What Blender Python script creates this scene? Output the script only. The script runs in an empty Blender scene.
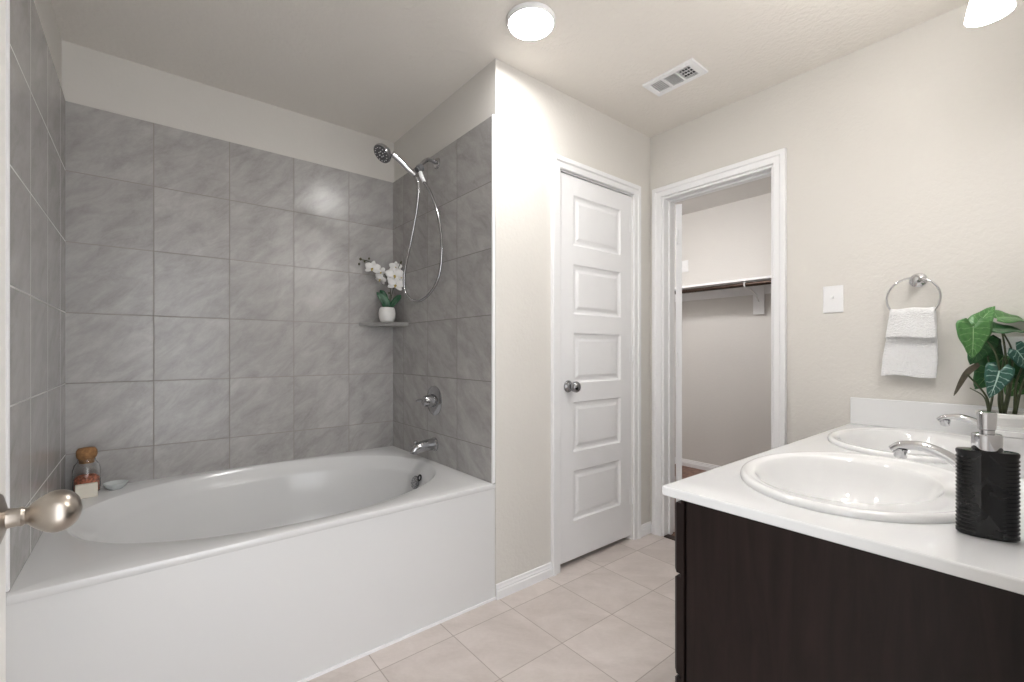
import bpy, bmesh, math, random
from mathutils import Vector, Matrix

random.seed(4)
S = bpy.context.scene
COL = S.collection

# ------------------------------------------------------------------ camera, world, exposure
F, CY, YAW, HC = 451.4, 351.1, math.radians(50.87), 1.1185
cam_d = bpy.data.cameras.new('camera')
cam = bpy.data.objects.new('camera', cam_d)
COL.objects.link(cam)
cam.location = (0, 0, HC)
cam.rotation_euler = (math.radians(90), 0, YAW - math.radians(90))
cam_d.sensor_width = 36.0
cam_d.sensor_fit = 'HORIZONTAL'
cam_d.lens = F / 1024 * 36.0
cam_d.shift_y = (CY - 341.0) / 1024.0
cam_d.clip_start = 0.02
S.camera = cam

W = bpy.data.worlds.new('world'); S.world = W
W.use_nodes = True
W.node_tree.nodes['Background'].inputs[0].default_value = (0.935, 0.955, 0.985, 1)
W.node_tree.nodes['Background'].inputs[1].default_value = 3.6

S.view_settings.view_transform = 'Standard'
S.view_settings.look = 'None'
S.view_settings.gamma = 1
S.view_settings.use_curve_mapping = False
S.view_settings.exposure = 0.0
DISC_E, SHADE_E, CLOSET_E = 128.0, 36.0, 108.0
VANITY_W = 2.4

# ------------------------------------------------------------------ room numbers
H = 2.44
XL, XS, XSP, XC = -0.261, 1.2137, 1.228, 2.428
YB, YF, YW = 2.6805, 1.627, 0.02
RIM = 0.522
TT = 2.180
TH = 0.013
CLX = 4.09
CT = 0.800           # counter top height


def at(px, py, d):
    """a point d metres deep along the view, from a place measured on the photo"""
    r = (px - 512) / F
    v = (CY - py) / F
    c, s = math.cos(YAW), math.sin(YAW)
    return Vector(((c + r * s) * d, (s - r * c) * d, HC + v * d))


# ------------------------------------------------------------------ material helpers
class NT:
    def __init__(self, m):
        m.use_nodes = True
        self.t = m.node_tree
        self.b = self.t.nodes['Principled BSDF']

    def n(self, typ, **kw):
        nd = self.t.nodes.new(typ)
        for k, v in kw.items():
            setattr(nd, k, v)
        return nd

    def l(self, a, b):
        self.t.links.new(a, b)

    def math(self, op, a, b=None, c=None):
        nd = self.n('ShaderNodeMath', operation=op)
        for i, x in enumerate((a, b, c)):
            if x is None:
                continue
            if isinstance(x, (int, float)):
                nd.inputs[i].default_value = x
            else:
                self.l(x, nd.inputs[i])
        return nd.outputs[0]

    def noise(self, vec, scale, detail=3, rough=0.5, dist=0):
        nd = self.n('ShaderNodeTexNoise')
        nd.inputs['Scale'].default_value = scale
        nd.inputs['Detail'].default_value = detail
        nd.inputs['Roughness'].default_value = rough
        nd.inputs['Distortion'].default_value = dist
        if vec is not None:
            self.l(vec, nd.inputs['Vector'])
        return nd

    def ramp(self, fac, stops):
        nd = self.n('ShaderNodeValToRGB')
        el = nd.color_ramp.elements
        while len(el) < len(stops):
            el.new(0.5)
        for e, (p, c) in zip(el, stops):
            e.position = p
            e.color = (*c, 1)
        self.l(fac, nd.inputs[0])
        return nd.outputs[0]

    def mix(self, fac, a, b):
        nd = self.n('ShaderNodeMix', data_type='RGBA')
        if isinstance(fac, (int, float)):
            nd.inputs[0].default_value = fac
        else:
            self.l(fac, nd.inputs[0])
        for x, i in ((a, 6), (b, 7)):
            if isinstance(x, tuple):
                nd.inputs[i].default_value = (*x, 1)
            else:
                self.l(x, nd.inputs[i])
        return nd.outputs[2]

    def bump(self, h, strength, dist):
        nd = self.n('ShaderNodeBump')
        nd.inputs['Strength'].default_value = strength
        nd.inputs['Distance'].default_value = dist
        self.l(h, nd.inputs['Height'])
        self.l(nd.outputs[0], self.b.inputs['Normal'])
        return nd


def mat(name, col, rough=0.5, metal=0.0, noise=None, bump=None, ior=None, coat=0, trans=0, emit=None, sss=0):
    m = bpy.data.materials.new(name)
    k = NT(m)
    b = k.b
    b.inputs['Base Color'].default_value = (*col, 1)
    b.inputs['Roughness'].default_value = rough
    b.inputs['Metallic'].default_value = metal
    if ior: b.inputs['IOR'].default_value = ior
    if coat:
        b.inputs['Coat Weight'].default_value = coat
        b.inputs['Coat Roughness'].default_value = 0.08
    b.inputs['Transmission Weight'].default_value = trans
    if emit:
        b.inputs['Emission Color'].default_value = (*emit[0], 1)
        b.inputs['Emission Strength'].default_value = emit[1]
    tc = k.n('ShaderNodeTexCoord').outputs['Object']
    if noise:
        sc, amt = noise
        nz = k.noise(tc, sc, 4)
        c2 = tuple(min(1, c * (1 + amt)) for c in col)
        c1 = tuple(c * (1 - amt) for c in col)
        k.l(k.ramp(nz.outputs['Fac'], [(0.3, c1), (0.7, c2)]), b.inputs['Base Color'])
    if bump:
        sc, st, di = bump
        nz = k.noise(tc, sc, 3)
        k.bump(nz.outputs['Fac'], st, di)
    return m


def drywall(name, col, scale, strength):
    m = bpy.data.materials.new(name)
    k = NT(m)
    tc = k.n('ShaderNodeTexCoord').outputs['Object']
    n1 = k.noise(tc, scale, 3, 0.55, 0.4)
    n2 = k.noise(tc, 2.2, 2)
    c1 = tuple(c * 0.985 for c in col)
    k.l(k.ramp(n2.outputs['Fac'], [(0.3, c1), (0.7, col)]), k.b.inputs['Base Color'])
    h = k.ramp(n1.outputs['Fac'], [(0.38, (0, 0, 0)), (0.62, (1, 1, 1))])
    k.bump(h, strength, 0.004)
    k.b.inputs['Roughness'].default_value = 0.75
    return m


def tile_mat(name, ua, va, u0, v0, pitch, c_lo, c_hi, grout, gw=0.0035, rough=0.25, veins=6.5, seed=0.0):
    m = bpy.data.materials.new(name)
    k = NT(m)
    tc = k.n('ShaderNodeTexCoord').outputs['Object']
    sep = k.n('ShaderNodeSeparateXYZ')
    k.l(tc, sep.inputs[0])
    U = k.math('DIVIDE', k.math('SUBTRACT', sep.outputs[ua], u0), pitch)
    V = k.math('DIVIDE', k.math('SUBTRACT', sep.outputs[va], v0), pitch)

    def edge(x):
        f = k.math('FRACT', x)
        return k.math('MINIMUM', f, k.math('SUBTRACT', 1.0, f))
    e = k.math('MULTIPLY', k.math('MINIMUM', edge(U), edge(V)), pitch)
    face = k.n('ShaderNodeMapRange')
    face.inputs['From Min'].default_value = gw * 0.45
    face.inputs['From Max'].default_value = gw * 0.75
    k.l(e, face.inputs['Value'])
    cell = k.n('ShaderNodeCombineXYZ')
    k.l(k.math('FLOOR', U), cell.inputs[0])
    k.l(k.math('FLOOR', V), cell.inputs[1])
    cell.inputs[2].default_value = seed
    wn = k.n('ShaderNodeTexWhiteNoise', noise_dimensions='3D')
    k.l(cell.outputs[0], wn.inputs['Vector'])
    off = k.n('ShaderNodeVectorMath', operation='MULTIPLY_ADD')
    k.l(wn.outputs['Color'], off.inputs[0])
    off.inputs[1].default_value = (9, 9, 9)
    # veins run on a slant over the tile
    rt = k.n('ShaderNodeVectorRotate', rotation_type='EULER_XYZ')
    rt.inputs['Rotation'].default_value = (-0.62, 0.62, 0.6)
    k.l(tc, rt.inputs['Vector'])
    mp = k.n('ShaderNodeVectorMath', operation='MULTIPLY')
    mp.inputs[1].default_value = (1.0, 2.4, 1.0) if va == 1 else (1.0, 1.0, 2.8)
    k.l(rt.outputs[0], mp.inputs[0])
    k.l(mp.outputs[0], off.inputs[2])
    n1 = k.noise(off.outputs[0], veins, 8, 0.66, 0.5)
    n2 = k.noise(off.outputs[0], 60, 4, 0.7)
    f = k.math('ADD', k.math('MULTIPLY', n1.outputs['Fac'], 0.8), k.math('MULTIPLY', n2.outputs['Fac'], 0.2))
    stone = k.ramp(f, [(0.32, c_lo), (0.66, c_hi)])
    v = k.math('ADD', 0.96, k.math('MULTIPLY', wn.outputs['Value'], 0.08))
    mul = k.n('ShaderNodeMix', data_type='RGBA', blend_type='MULTIPLY')
    mul.inputs[0].default_value = 1
    k.l(stone, mul.inputs[6])
    cv = k.n('ShaderNodeCombineXYZ')
    for i in range(3):
        k.l(v, cv.inputs[i])
    k.l(cv.outputs[0], mul.inputs[7])
    k.l(k.mix(face.outputs[0], grout, mul.outputs[2]), k.b.inputs['Base Color'])
    r = k.math('ADD', k.math('MULTIPLY', face.outputs[0], rough - 0.85), 0.85)
    k.l(r, k.b.inputs['Roughness'])
    hgt = k.math('ADD', k.math('MULTIPLY', face.outputs[0], 1.0), k.math('MULTIPLY', f, 0.35))
    k.bump(hgt, 0.35, 0.0015)
    return m


PAINT = (0.70, 0.676, 0.638)
M = {}
M['wall'] = drywall('wall_paint', PAINT, 60, 0.15)
M['ceiling'] = drywall('ceiling_paint', (0.80, 0.762, 0.712), 48, 0.30)
M['closet_wall'] = drywall('closet_wall_paint', (0.70, 0.680, 0.655), 55, 0.12)
M['trim'] = mat('white_trim_paint', (0.86, 0.86, 0.87), 0.36, noise=(3, 0.01))
M['door'] = mat('white_door_paint', (0.85, 0.85, 0.862), 0.38, noise=(3, 0.01))
M['ajar'] = mat('cream_white_door_paint', (0.78, 0.765, 0.73), 0.4, noise=(3, 0.01))
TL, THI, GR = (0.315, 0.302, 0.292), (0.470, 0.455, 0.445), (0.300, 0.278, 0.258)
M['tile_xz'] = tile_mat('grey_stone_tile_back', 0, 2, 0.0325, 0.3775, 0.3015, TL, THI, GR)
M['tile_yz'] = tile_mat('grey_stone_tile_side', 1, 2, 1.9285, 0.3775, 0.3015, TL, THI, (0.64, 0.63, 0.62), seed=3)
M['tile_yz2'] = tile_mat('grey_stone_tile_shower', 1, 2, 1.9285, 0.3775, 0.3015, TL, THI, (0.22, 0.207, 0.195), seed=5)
M['floor'] = tile_mat('beige_floor_tile', 0, 1, 0.04, 0.02, 0.30, (0.52, 0.460, 0.428), (0.675, 0.612, 0.580),
                      (0.40, 0.35, 0.315), gw=0.003, rough=0.42, veins=4, seed=7)
M['tub'] = mat('white_acrylic', (0.735, 0.737, 0.74), 0.17, noise=(2, 0.006), coat=0.15)
M['counter'] = mat('white_cultured_marble', (0.80, 0.805, 0.81), 0.07, noise=(6, 0.012), coat=0.4)
M['porcelain'] = mat('white_porcelain', (0.82, 0.82, 0.82), 0.07, noise=(5, 0.006), coat=0.5)
M['chrome'] = mat('polished_chrome', (0.62, 0.62, 0.635), 0.09, 1.0, noise=(20, 0.02))
M['shower_chrome'] = mat('darkened_chrome', (0.46, 0.46, 0.475), 0.14, 1.0, noise=(30, 0.04))  # chrome with dark reflections put into its base colour
M['nickel'] = mat('brushed_nickel', (0.42, 0.375, 0.33), 0.30, 1.0, noise=(60, 0.05))
M['knob_metal'] = mat('dark_satin_chrome', (0.30, 0.30, 0.31), 0.18, 1.0, noise=(30, 0.04))
M['dark'] = mat('dark_void', (0.02, 0.02, 0.022), 0.8, noise=(30, 0.1))
M['plastic'] = mat('white_plastic', (0.85, 0.85, 0.86), 0.3, noise=(5, 0.01))
M['grey_plastic'] = mat('grey_plastic', (0.10, 0.10, 0.105), 0.22, noise=(20, 0.05))
M['perforated'] = mat('perforated_metal', (0.30, 0.30, 0.31), 0.3, 0.9, noise=(170, 0.85))
M['pot_white'] = mat('white_ceramic_pot', (0.80, 0.79, 0.77), 0.35, noise=(12, 0.02))
M['soil'] = mat('potting_soil', (0.05, 0.035, 0.025), 0.95, noise=(60, 0.4), bump=(80, 0.8, 0.004))
M['cork'] = mat('cork', (0.33, 0.17, 0.07), 0.85, noise=(70, 0.3), bump=(90, 0.4, 0.001))
M['salt'] = mat('coral_bath_salt', (0.62, 0.20, 0.11), 0.7, noise=(120, 0.55), bump=(140, 1.0, 0.004))
M['glass'] = mat('clear_glass', (0.98, 0.98, 0.98), 0.02, trans=1.0, ior=1.45)
M['frost'] = mat('frosted_glass', (0.85, 0.89, 0.89), 0.2, trans=0.35, ior=1.4, noise=(20, 0.02))
M['soap'] = mat('cream_soap', (0.80, 0.75, 0.65), 0.6, noise=(30, 0.04), bump=(60, 0.2, 0.001))
M['rod'] = mat('dark_bronze', (0.055, 0.035, 0.026), 0.35, 0.7, noise=(20, 0.1))
M['closet_floor'] = mat('brown_closet_floor', (0.20, 0.115, 0.085), 0.6, noise=(25, 0.35))
M['shelfstone'] = mat('grey_stone_shelf', (0.30, 0.295, 0.285), 0.3, noise=(30, 0.12))
M['petal'] = mat('white_petal', (0.85, 0.84, 0.83), 0.55, noise=(60, 0.03))
M['lip'] = mat('yellow_orchid_lip', (0.50, 0.38, 0.10), 0.5, noise=(80, 0.3))
M['bud'] = mat('dark_bud', (0.10, 0.09, 0.05), 0.6, noise=(60, 0.2))
M['orchid_leaf'] = mat('dark_orchid_leaf', (0.015, 0.085, 0.035), 0.25, noise=(30, 0.3))
M['stem'] = mat('green_brown_stem', (0.055, 0.07, 0.03), 0.5, noise=(60, 0.3))
M['drystem'] = mat('brown_leaf', (0.10, 0.085, 0.06), 0.6, noise=(60, 0.3))
M['disc'] = mat('lit_diffuser', (0.9, 0.9, 0.9), 0.5, emit=((1.0, 0.985, 0.965), DISC_E))
M['shade'] = mat('lit_glass_shade', (0.9, 0.9, 0.9), 0.4, emit=((1.0, 0.985, 0.965), SHADE_E))
M['closet_disc'] = mat('lit_closet_diffuser', (0.9, 0.9, 0.9), 0.5, emit=((1.0, 0.975, 0.96), CLOSET_E))


def wood_mat():
    m = bpy.data.materials.new('espresso_wood')
    k = NT(m)
    tc = k.n('ShaderNodeTexCoord').outputs['Object']
    mp = k.n('ShaderNodeMapping')
    mp.inputs['Scale'].default_value = (9, 9, 0.9)
    k.l(tc, mp.inputs[0])
    n1 = k.noise(mp.outputs[0], 3.0, 6, 0.6, 1.6)
    k.l(k.ramp(n1.outputs['Fac'], [(0.3, (0.0095, 0.0055, 0.0048)), (0.7, (0.019, 0.0112, 0.0100))]), k.b.inputs['Base Color'])
    k.b.inputs['Roughness'].default_value = 0.42
    k.b.inputs['Specular IOR Level'].default_value = 0.22
    k.bump(n1.outputs['Fac'], 0.08, 0.001)
    return m


def towel_mat():
    m = bpy.data.materials.new('white_terry')
    k = NT(m)
    tc = k.n('ShaderNodeTexCoord').outputs['Object']
    v = k.n('ShaderNodeTexVoronoi')
    v.inputs['Scale'].default_value = 210
    k.l(tc, v.inputs['Vector'])
    k.b.inputs['Base Color'].default_value = (0.93, 0.93, 0.94, 1)
    k.b.inputs['Roughness'].default_value = 0.95
    k.b.inputs['Sheen Weight'].default_value = 0.3
    k.bump(v.outputs['Distance'], 0.9, 0.004)
    return m


def leaf_mat(name, base, dark, vein, vw):
    """u runs along the midrib (0..1), v across (-1..1)"""
    m = bpy.data.materials.new(name)
    k = NT(m)
    uv = k.n('ShaderNodeUVMap'); uv.uv_map = 'UVMap'
    sep = k.n('ShaderNodeSeparateXYZ')
    k.l(uv.outputs[0], sep.inputs[0])
    av = k.math('ABSOLUTE', k.math('SUBTRACT', k.math('MULTIPLY', sep.outputs[1], 2.0), 1.0))
    mid = k.math('LESS_THAN', av, 0.05 * vw)
    wob = k.noise(uv.outputs[0], 5, 2)
    su = k.math('ADD', k.math('SUBTRACT', sep.outputs[0], k.math('MULTIPLY', av, 0.24)), k.math('MULTIPLY', wob.outputs['Fac'], 0.14))
    s = k.math('FRACT', k.math('MULTIPLY', su, 6.0))
    side = k.math('LESS_THAN', k.math('ABSOLUTE', k.math('SUBTRACT', s, 0.5)), 0.07 * vw)
    side = k.math('MULTIPLY', side, k.math('LESS_THAN', av, 0.88))
    nz = k.noise(uv.outputs[0], 7, 4)
    vm = k.math('MULTIPLY', k.math('MAXIMUM', k.math('MULTIPLY', mid, 1.15), k.math('MULTIPLY', side, k.math('MULTIPLY', nz.outputs['Fac'], 1.3))), 0.8)
    k.l(k.mix(vm, k.ramp(nz.outputs['Fac'], [(0.3, dark), (0.7, base)]), vein), k.b.inputs['Base Color'])
    k.b.inputs['Roughness'].default_value = 0.35
    k.bump(vm, 0.3, 0.001)
    return m


def glossy_black():
    m = bpy.data.materials.new('black_ribbed_glass')
    k = NT(m)
    k.b.inputs['Base Color'].default_value = (0.006, 0.006, 0.007, 1)
    k.b.inputs['Roughness'].default_value = 0.06
    k.b.inputs['Specular IOR Level'].default_value = 0.35
    tc = k.n('ShaderNodeTexCoord').outputs['Object']
    nz = k.noise(tc, 30, 2)
    k.l(k.ramp(nz.outputs['Fac'], [(0.3, (0.004, 0.004, 0.005)), (0.7, (0.012, 0.012, 0.013))]), k.b.inputs['Base Color'])
    return m


M['wood'] = wood_mat()
M['towel'] = towel_mat()
M['black'] = glossy_black()
M['leaf_light'] = leaf_mat('bright_green_leaf', (0.080, 0.225, 0.060), (0.045, 0.145, 0.040), (0.30, 0.47, 0.24), 0.6)
M['leaf_dark'] = leaf_mat('dark_green_leaf', (0.035, 0.13, 0.04), (0.02, 0.075, 0.03), (0.16, 0.30, 0.12), 0.5)
M['leaf_silver'] = leaf_mat('silver_veined_leaf', (0.03, 0.12, 0.09), (0.015, 0.07, 0.055), (0.48, 0.64, 0.59), 1.15)


# ------------------------------------------------------------------ mesh helpers
def obj(name, bm, m, parent=None, smooth=False, bevel=0.0, seg=2, auto=None):
    bmesh.ops.recalc_face_normals(bm, faces=bm.faces)
    me = bpy.data.meshes.new(name)
    bm.to_mesh(me)
    bm.free()
    me.materials.append(m if not isinstance(m, str) else M[m])
    if smooth:
        for p in me.polygons:
            p.use_smooth = True
    o = bpy.data.objects.new(name, me)
    COL.objects.link(o)
    if parent:
        o.parent = parent
        o.matrix_parent_inverse = Matrix.Translation(parent.location).inverted()
    if bevel:
        b = o.modifiers.new('bevel', 'BEVEL')
        b.width = bevel
        b.segments = seg
        b.limit_method = 'ANGLE'
        b.angle_limit = math.radians(40)
    if auto:
        a = me.attributes.get('sharp_edge')
        me.set_sharp_from_angle(angle=math.radians(auto))
    return o


def thing(name, label, cat, loc, group=None):
    o = bpy.data.objects.new(name, None)
    COL.objects.link(o)
    o.location = loc
    o.empty_display_size = 0.02
    tag(o, label, cat, group)
    return o


def tag(o, label, cat, group=None):
    o['label'] = label
    o['category'] = cat
    if group:
        o['group'] = group
    return o


def struct(o, label=None):
    o['kind'] = 'structure'
    if label: o['label'] = label
    return o


def box(bm, x0, x1, y0, y1, z0, z1):
    v = [bm.verts.new((x, y, z)) for z in (z0, z1) for y in (y0, y1) for x in (x0, x1)]
    for f in ((0, 2, 3, 1), (4, 5, 7, 6), (0, 1, 5, 4), (2, 6, 7, 3), (0, 4, 6, 2), (1, 3, 7, 5)):
        bm.faces.new([v[i] for i in f])
    return v


def boxes(*bs):
    bm = bmesh.new()
    for b in bs:
        box(bm, *b)
    return bm


def loft(bm, rings, close_first=False, close_last=False):
    R = [[bm.verts.new(p) for p in r] for r in rings]
    n = len(R[0])
    for a, b in zip(R, R[1:]):
        for i in range(n):
            j = (i + 1) % n
            bm.faces.new((a[i], a[j], b[j], b[i]))
    if close_first: bm.faces.new(R[0][::-1])
    if close_last: bm.faces.new(R[-1])
    return R


def frame_of(d):
    d = Vector(d).normalized()
    up = Vector((0, 0, 1)) if abs(d.z) < 0.95 else Vector((1, 0, 0))
    a = d.cross(up).normalized()
    return a, d.cross(a).normalized() * -1, d


def lathe(bm, origin, axis, prof, seg=32, cap0=True, cap1=True):
    """prof: (radius, distance along axis)"""
    a, b, d = frame_of(axis)
    o = Vector(origin)
    rings = []
    for r, t in prof:
        rings.append([o + d * t + (a * math.cos(2 * math.pi * i / seg) + b * math.sin(2 * math.pi * i / seg)) * max(r, 1e-5) for i in range(seg)])
    loft(bm, rings, cap0, cap1)


def spline(pts, k=8):
    P = [Vector(p) for p in pts]
    P = [P[0] * 2 - P[1]] + P + [P[-1] * 2 - P[-2]]
    out = []
    for i in range(1, len(P) - 2):
        for s in range(k):
            t = s / k
            p0, p1, p2, p3 = P[i - 1:i + 3]
            out.append(0.5 * ((2 * p1) + (p2 - p0) * t + (2 * p0 - 5 * p1 + 4 * p2 - p3) * t * t + (3 * p1 - p0 - 3 * p2 + p3) * t ** 3))
    out.append(P[-2])
    return out


def tube(bm, pts, rad, seg=12, k=8, flat=1.0, side=None, raw=False):
    """rad: number or list along pts; flat squeezes the second axis"""
    sp = [Vector(p) for p in pts] if raw else spline(pts, k)
    n = len(sp)
    if isinstance(rad, (int, float)):
        rr = [rad] * n
    else:
        rr = []
        for i in range(n):
            t = i / (n - 1) * (len(rad) - 1)
            j = min(int(t), len(rad) - 2)
            rr.append(rad[j] + (rad[j + 1] - rad[j]) * (t - j))
    d0 = (sp[1] - sp[0]).normalized()
    a = Vector(side) if side else frame_of(d0)[0]
    rings = []
    for i, p in enumerate(sp):
        d = (sp[min(i + 1, n - 1)] - sp[max(i - 1, 0)]).normalized()
        a = (a - d * a.dot(d)).normalized()
        b = d.cross(a)
        rings.append([p + (a * math.cos(2 * math.pi * q / seg) + b * math.sin(2 * math.pi * q / seg) * flat) * rr[i] for q in range(seg)])
    loft(bm, rings, True, True)


def torus(bm, c, axis, R, r, seg=48, s2=10, a0=0, a1=2 * math.pi):
    a, b, d = frame_of(axis)
    c = Vector(c)
    rings = []
    for i in range(seg):
        t = 2 * math.pi * i / seg
        u = a * math.cos(t) + b * math.sin(t)
        rings.append([c + u * (R + r * math.cos(2 * math.pi * j / s2)) + d * r * math.sin(2 * math.pi * j / s2) for j in range(s2)])
    loft(bm, rings + [rings[0]])
    bmesh.ops.remove_doubles(bm, verts=bm.verts, dist=1e-6)


def sell(cx, cy, a, b, z, n=96, e=2.0, angs=None):
    out = []
    for i in range(n):
        t = angs[i] if angs else 2 * math.pi * i / n
        c, s = math.cos(t), math.sin(t)
        out.append(Vector((cx + a * math.copysign(abs(c) ** (2 / e), c), cy + b * math.copysign(abs(s) ** (2 / e), s), z)))
    return out


def rect_ring(cx, cy, x0, x1, y0, y1, z, pts):
    """the points of pts thrown out from (cx,cy) onto the rectangle; the nearest snaps to each corner"""
    out = []
    for p in pts:
        dx, dy = p.x - cx, p.y - cy
        ts = []
        if dx > 1e-9: ts.append((x1 - cx) / dx)
        if dx < -1e-9: ts.append((x0 - cx) / dx)
        if dy > 1e-9: ts.append((y1 - cy) / dy)
        if dy < -1e-9: ts.append((y0 - cy) / dy)
        t = min(ts)
        out.append(Vector((cx + dx * t, cy + dy * t, z)))
    for X in (x0, x1):
        for Y in (y0, y1):
            i = min(range(len(out)), key=lambda q: (out[q] - Vector((X, Y, z))).length)
            out[i] = Vector((X, Y, z))
    return out


def sweep_frame(bm, mp, a0, a1, zt, prof, zb=0.0):
    """door casing: profile (u outwards, depth) mitred round an opening"""
    rows = []
    for u, dp in prof:
        rows.append([bm.verts.new(mp(a, z, dp)) for a, z in ((a0 - u, zb), (a0 - u, zt + u), (a1 + u, zt + u), (a1 + u, zb))])
    for r, q in zip(rows, rows[1:] + rows[:1]):
        for i in range(3):
            bm.faces.new((r[i], r[i + 1], q[i + 1], q[i]))
    bm.faces.new([r[0] for r in rows])
    bm.faces.new([r[3] for r in rows][::-1])


def extrude_prof(bm, p0, p1, out, prof):
    """baseboard: profile (depth, z) run from p0 to p1, depth along out"""
    out = Vector(out)
    a = [bm.verts.new(Vector(p0) + out * d + Vector((0, 0, z))) for d, z in prof]
    b = [bm.verts.new(Vector(p1) + out * d + Vector((0, 0, z))) for d, z in prof]
    n = len(prof)
    for i in range(n):
        j = (i + 1) % n
        bm.faces.new((a[i], a[j], b[j], b[i]))
    bm.faces.new(a[::-1])
    bm.faces.new(b)


CASE = [(0.0, 0.0), (0.0, 0.010), (0.004, 0.013), (0.030, 0.014), (0.036, 0.020), (0.055, 0.021), (0.058, 0.018), (0.058, 0.0)]
BASE = [(0, 0), (0.014, 0), (0.014, 0.036), (0.010, 0.041), (0.011, 0.047), (0.007, 0.054), (0.006, 0.064), (0, 0.066)]

# ------------------------------------------------------------------ the room
struct(obj('floor', boxes((-0.40, XC + 0.03, -0.12, 2.80, -0.06, 0.0)), 'floor'))
struct(obj('ceiling', boxes((-0.40, XC + 0.12, -0.12, 2.80, H, H + 0.06)), 'ceiling'))

wb = struct(obj('wall_back', boxes((-0.40, XSP + 0.10, YB + TH, YB + 0.12, 0, H)), 'wall'))
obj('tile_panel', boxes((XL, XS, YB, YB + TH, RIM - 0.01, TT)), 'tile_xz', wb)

wl = struct(obj('wall_left', boxes((-0.40, XL - TH, -0.12, YB + TH, 0, H)), 'wall'))
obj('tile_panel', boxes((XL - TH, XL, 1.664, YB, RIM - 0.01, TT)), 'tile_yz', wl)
obj('tile_edge_trim', boxes((XL - TH, XL + 0.0004, 1.652, 1.664, RIM + 0.001, TT + 0.004)), 'trim', wl, bevel=0.002)

ws = struct(obj('wall_shower', boxes((XSP, XSP + 0.11, YF + 0.11, YB + TH, 0, H)), 'wall'))
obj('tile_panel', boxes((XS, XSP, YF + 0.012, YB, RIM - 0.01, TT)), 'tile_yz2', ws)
obj('tile_edge_trim', boxes((XS - 0.001, XSP, YF + 0.002, YF + 0.012, RIM, TT + 0.004)), 'trim', ws, bevel=0.002)

D2A, D2B, D2T = 1.633, 2.245, 2.044
wd = struct(obj('wall_door', boxes((XSP, D2A, YF, YF + 0.11, 0, H), (D2B, XC + 0.12, YF, YF + 0.11, 0, H),
                                   (D2A, D2B, YF, YF + 0.11, D2T, H)), 'wall'))
# linen closet behind the shut door
struct(obj('wall_linen', boxes((XSP + 0.11, XC + 0.12, 2.3, 2.35, 0, H), (XC + 0.0, XC + 0.12, YF + 0.11, 2.3, 0, H)), 'wall'))

OA, OB, OT = 0.920, 1.545, 2.048
wr = struct(obj('wall_right', boxes((XC, XC + 0.115, -0.12, OA, 0, H), (XC, XC + 0.115, OB, YF, 0, H),
                                    (XC, XC + 0.115, OA, OB, OT, H)), 'wall'))
wf = struct(obj('wall_front', boxes((0.62, XC, -0.12, YW, 0, H), (XL - TH, -0.125, -0.12, YW, 0, H),
                                    (-0.125, 0.62, -0.12, YW, 2.07, H)), 'wall'))

# closet beyond the opening
CY0, CY1 = 0.1, 2.9
struct(obj('wall_closet', boxes((CLX, CLX + 0.1, CY0 - 0.1, CY1 + 0.1, 0, H + 0.06), (XC + 0.115, CLX, CY0 - 0.1, CY0, 0, H + 0.06),
                                (XC + 0.12, CLX, CY1, CY1 + 0.1, 0, H + 0.06), (XC + 0.12, XC + 0.17, YF + 0.11, CY1, 0, H + 0.06)), 'closet_wall'))
struct(obj('ceiling_closet', boxes((XC + 0.12, CLX, CY0, CY1, H + 0.012, H + 0.06)), 'closet_wall'))
struct(obj('floor_closet', boxes((XC + 0.03, CLX, CY0, CY1, -0.06, 0.0)), 'closet_floor'))
bm = bmesh.new()
extrude_prof(bm, (CLX, CY0, 0), (CLX, CY1, 0), (-1, 0, 0), BASE)
struct(obj('baseboard_closet', bm, 'trim'))
struct(obj('trim_1', boxes((XC - 0.006, XC + 0.045, OA + 0.013, OB - 0.013, 0.0, 0.006)), 'rod', bevel=0.002))

# door casings and baseboards
bm = bmesh.new()
sweep_frame(bm, lambda a, z, d: (a, YF - d, z), D2A - 0.002, D2B + 0.002, D2T + 0.002, CASE)
struct(obj('trim_2', bm, 'trim'))
bm = bmesh.new()
sweep_frame(bm, lambda a, z, d: (XC - d, a, z), OA, OB, OT, CASE)
struct(obj('trim_3', bm, 'trim'))
bm = boxes((XC, XC + 0.118, OB - 0.013, OB, 0, OT), (XC, XC + 0.118, OA, OA + 0.013, 0, OT), (XC, XC + 0.118, OA + 0.013, OB - 0.013, OT - 0.013, OT),
           (XC + 0.045, XC + 0.078, OB - 0.024, OB - 0.013, 0, OT - 0.013), (XC + 0.045, XC + 0.078, OA + 0.013, OA + 0.024, 0, OT - 0.013),
           (XC + 0.045, XC + 0.078, OA + 0.024, OB - 0.024, OT - 0.024, OT - 0.013))
struct(obj('trim_4', bm, 'trim', bevel=0.0015))
bm = bmesh.new()
extrude_prof(bm, (XSP, YF, 0), (D2A - 0.060, YF, 0), (0, -1, 0), BASE)
struct(obj('baseboard_left', bm, 'trim'))
bm = bmesh.new()
extrude_prof(bm, (D2B + 0.060, YF, 0), (XC, YF, 0), (0, -1, 0), BASE)
struct(obj('baseboard_corner', bm, 'trim'))
bm = bmesh.new()
extrude_prof(bm, (XC, YF - 0.0141, 0), (XC, OB + 0.058, 0), (-1, 0, 0), BASE)
struct(obj('baseboard_right', bm, 'trim'))
bm = bmesh.new()
extrude_prof(bm, (XC, OA - 0.058, 0), (XC, 0.62, 0), (-1, 0, 0), BASE)
struct(obj('baseboard_vanity', bm, 'trim'))
# white caulk line where tub meets floor
struct(obj('trim_5', boxes((XL, XSP, YF - 0.004, YF + 0.004, 0.0, 0.009)), 'trim'))


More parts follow.
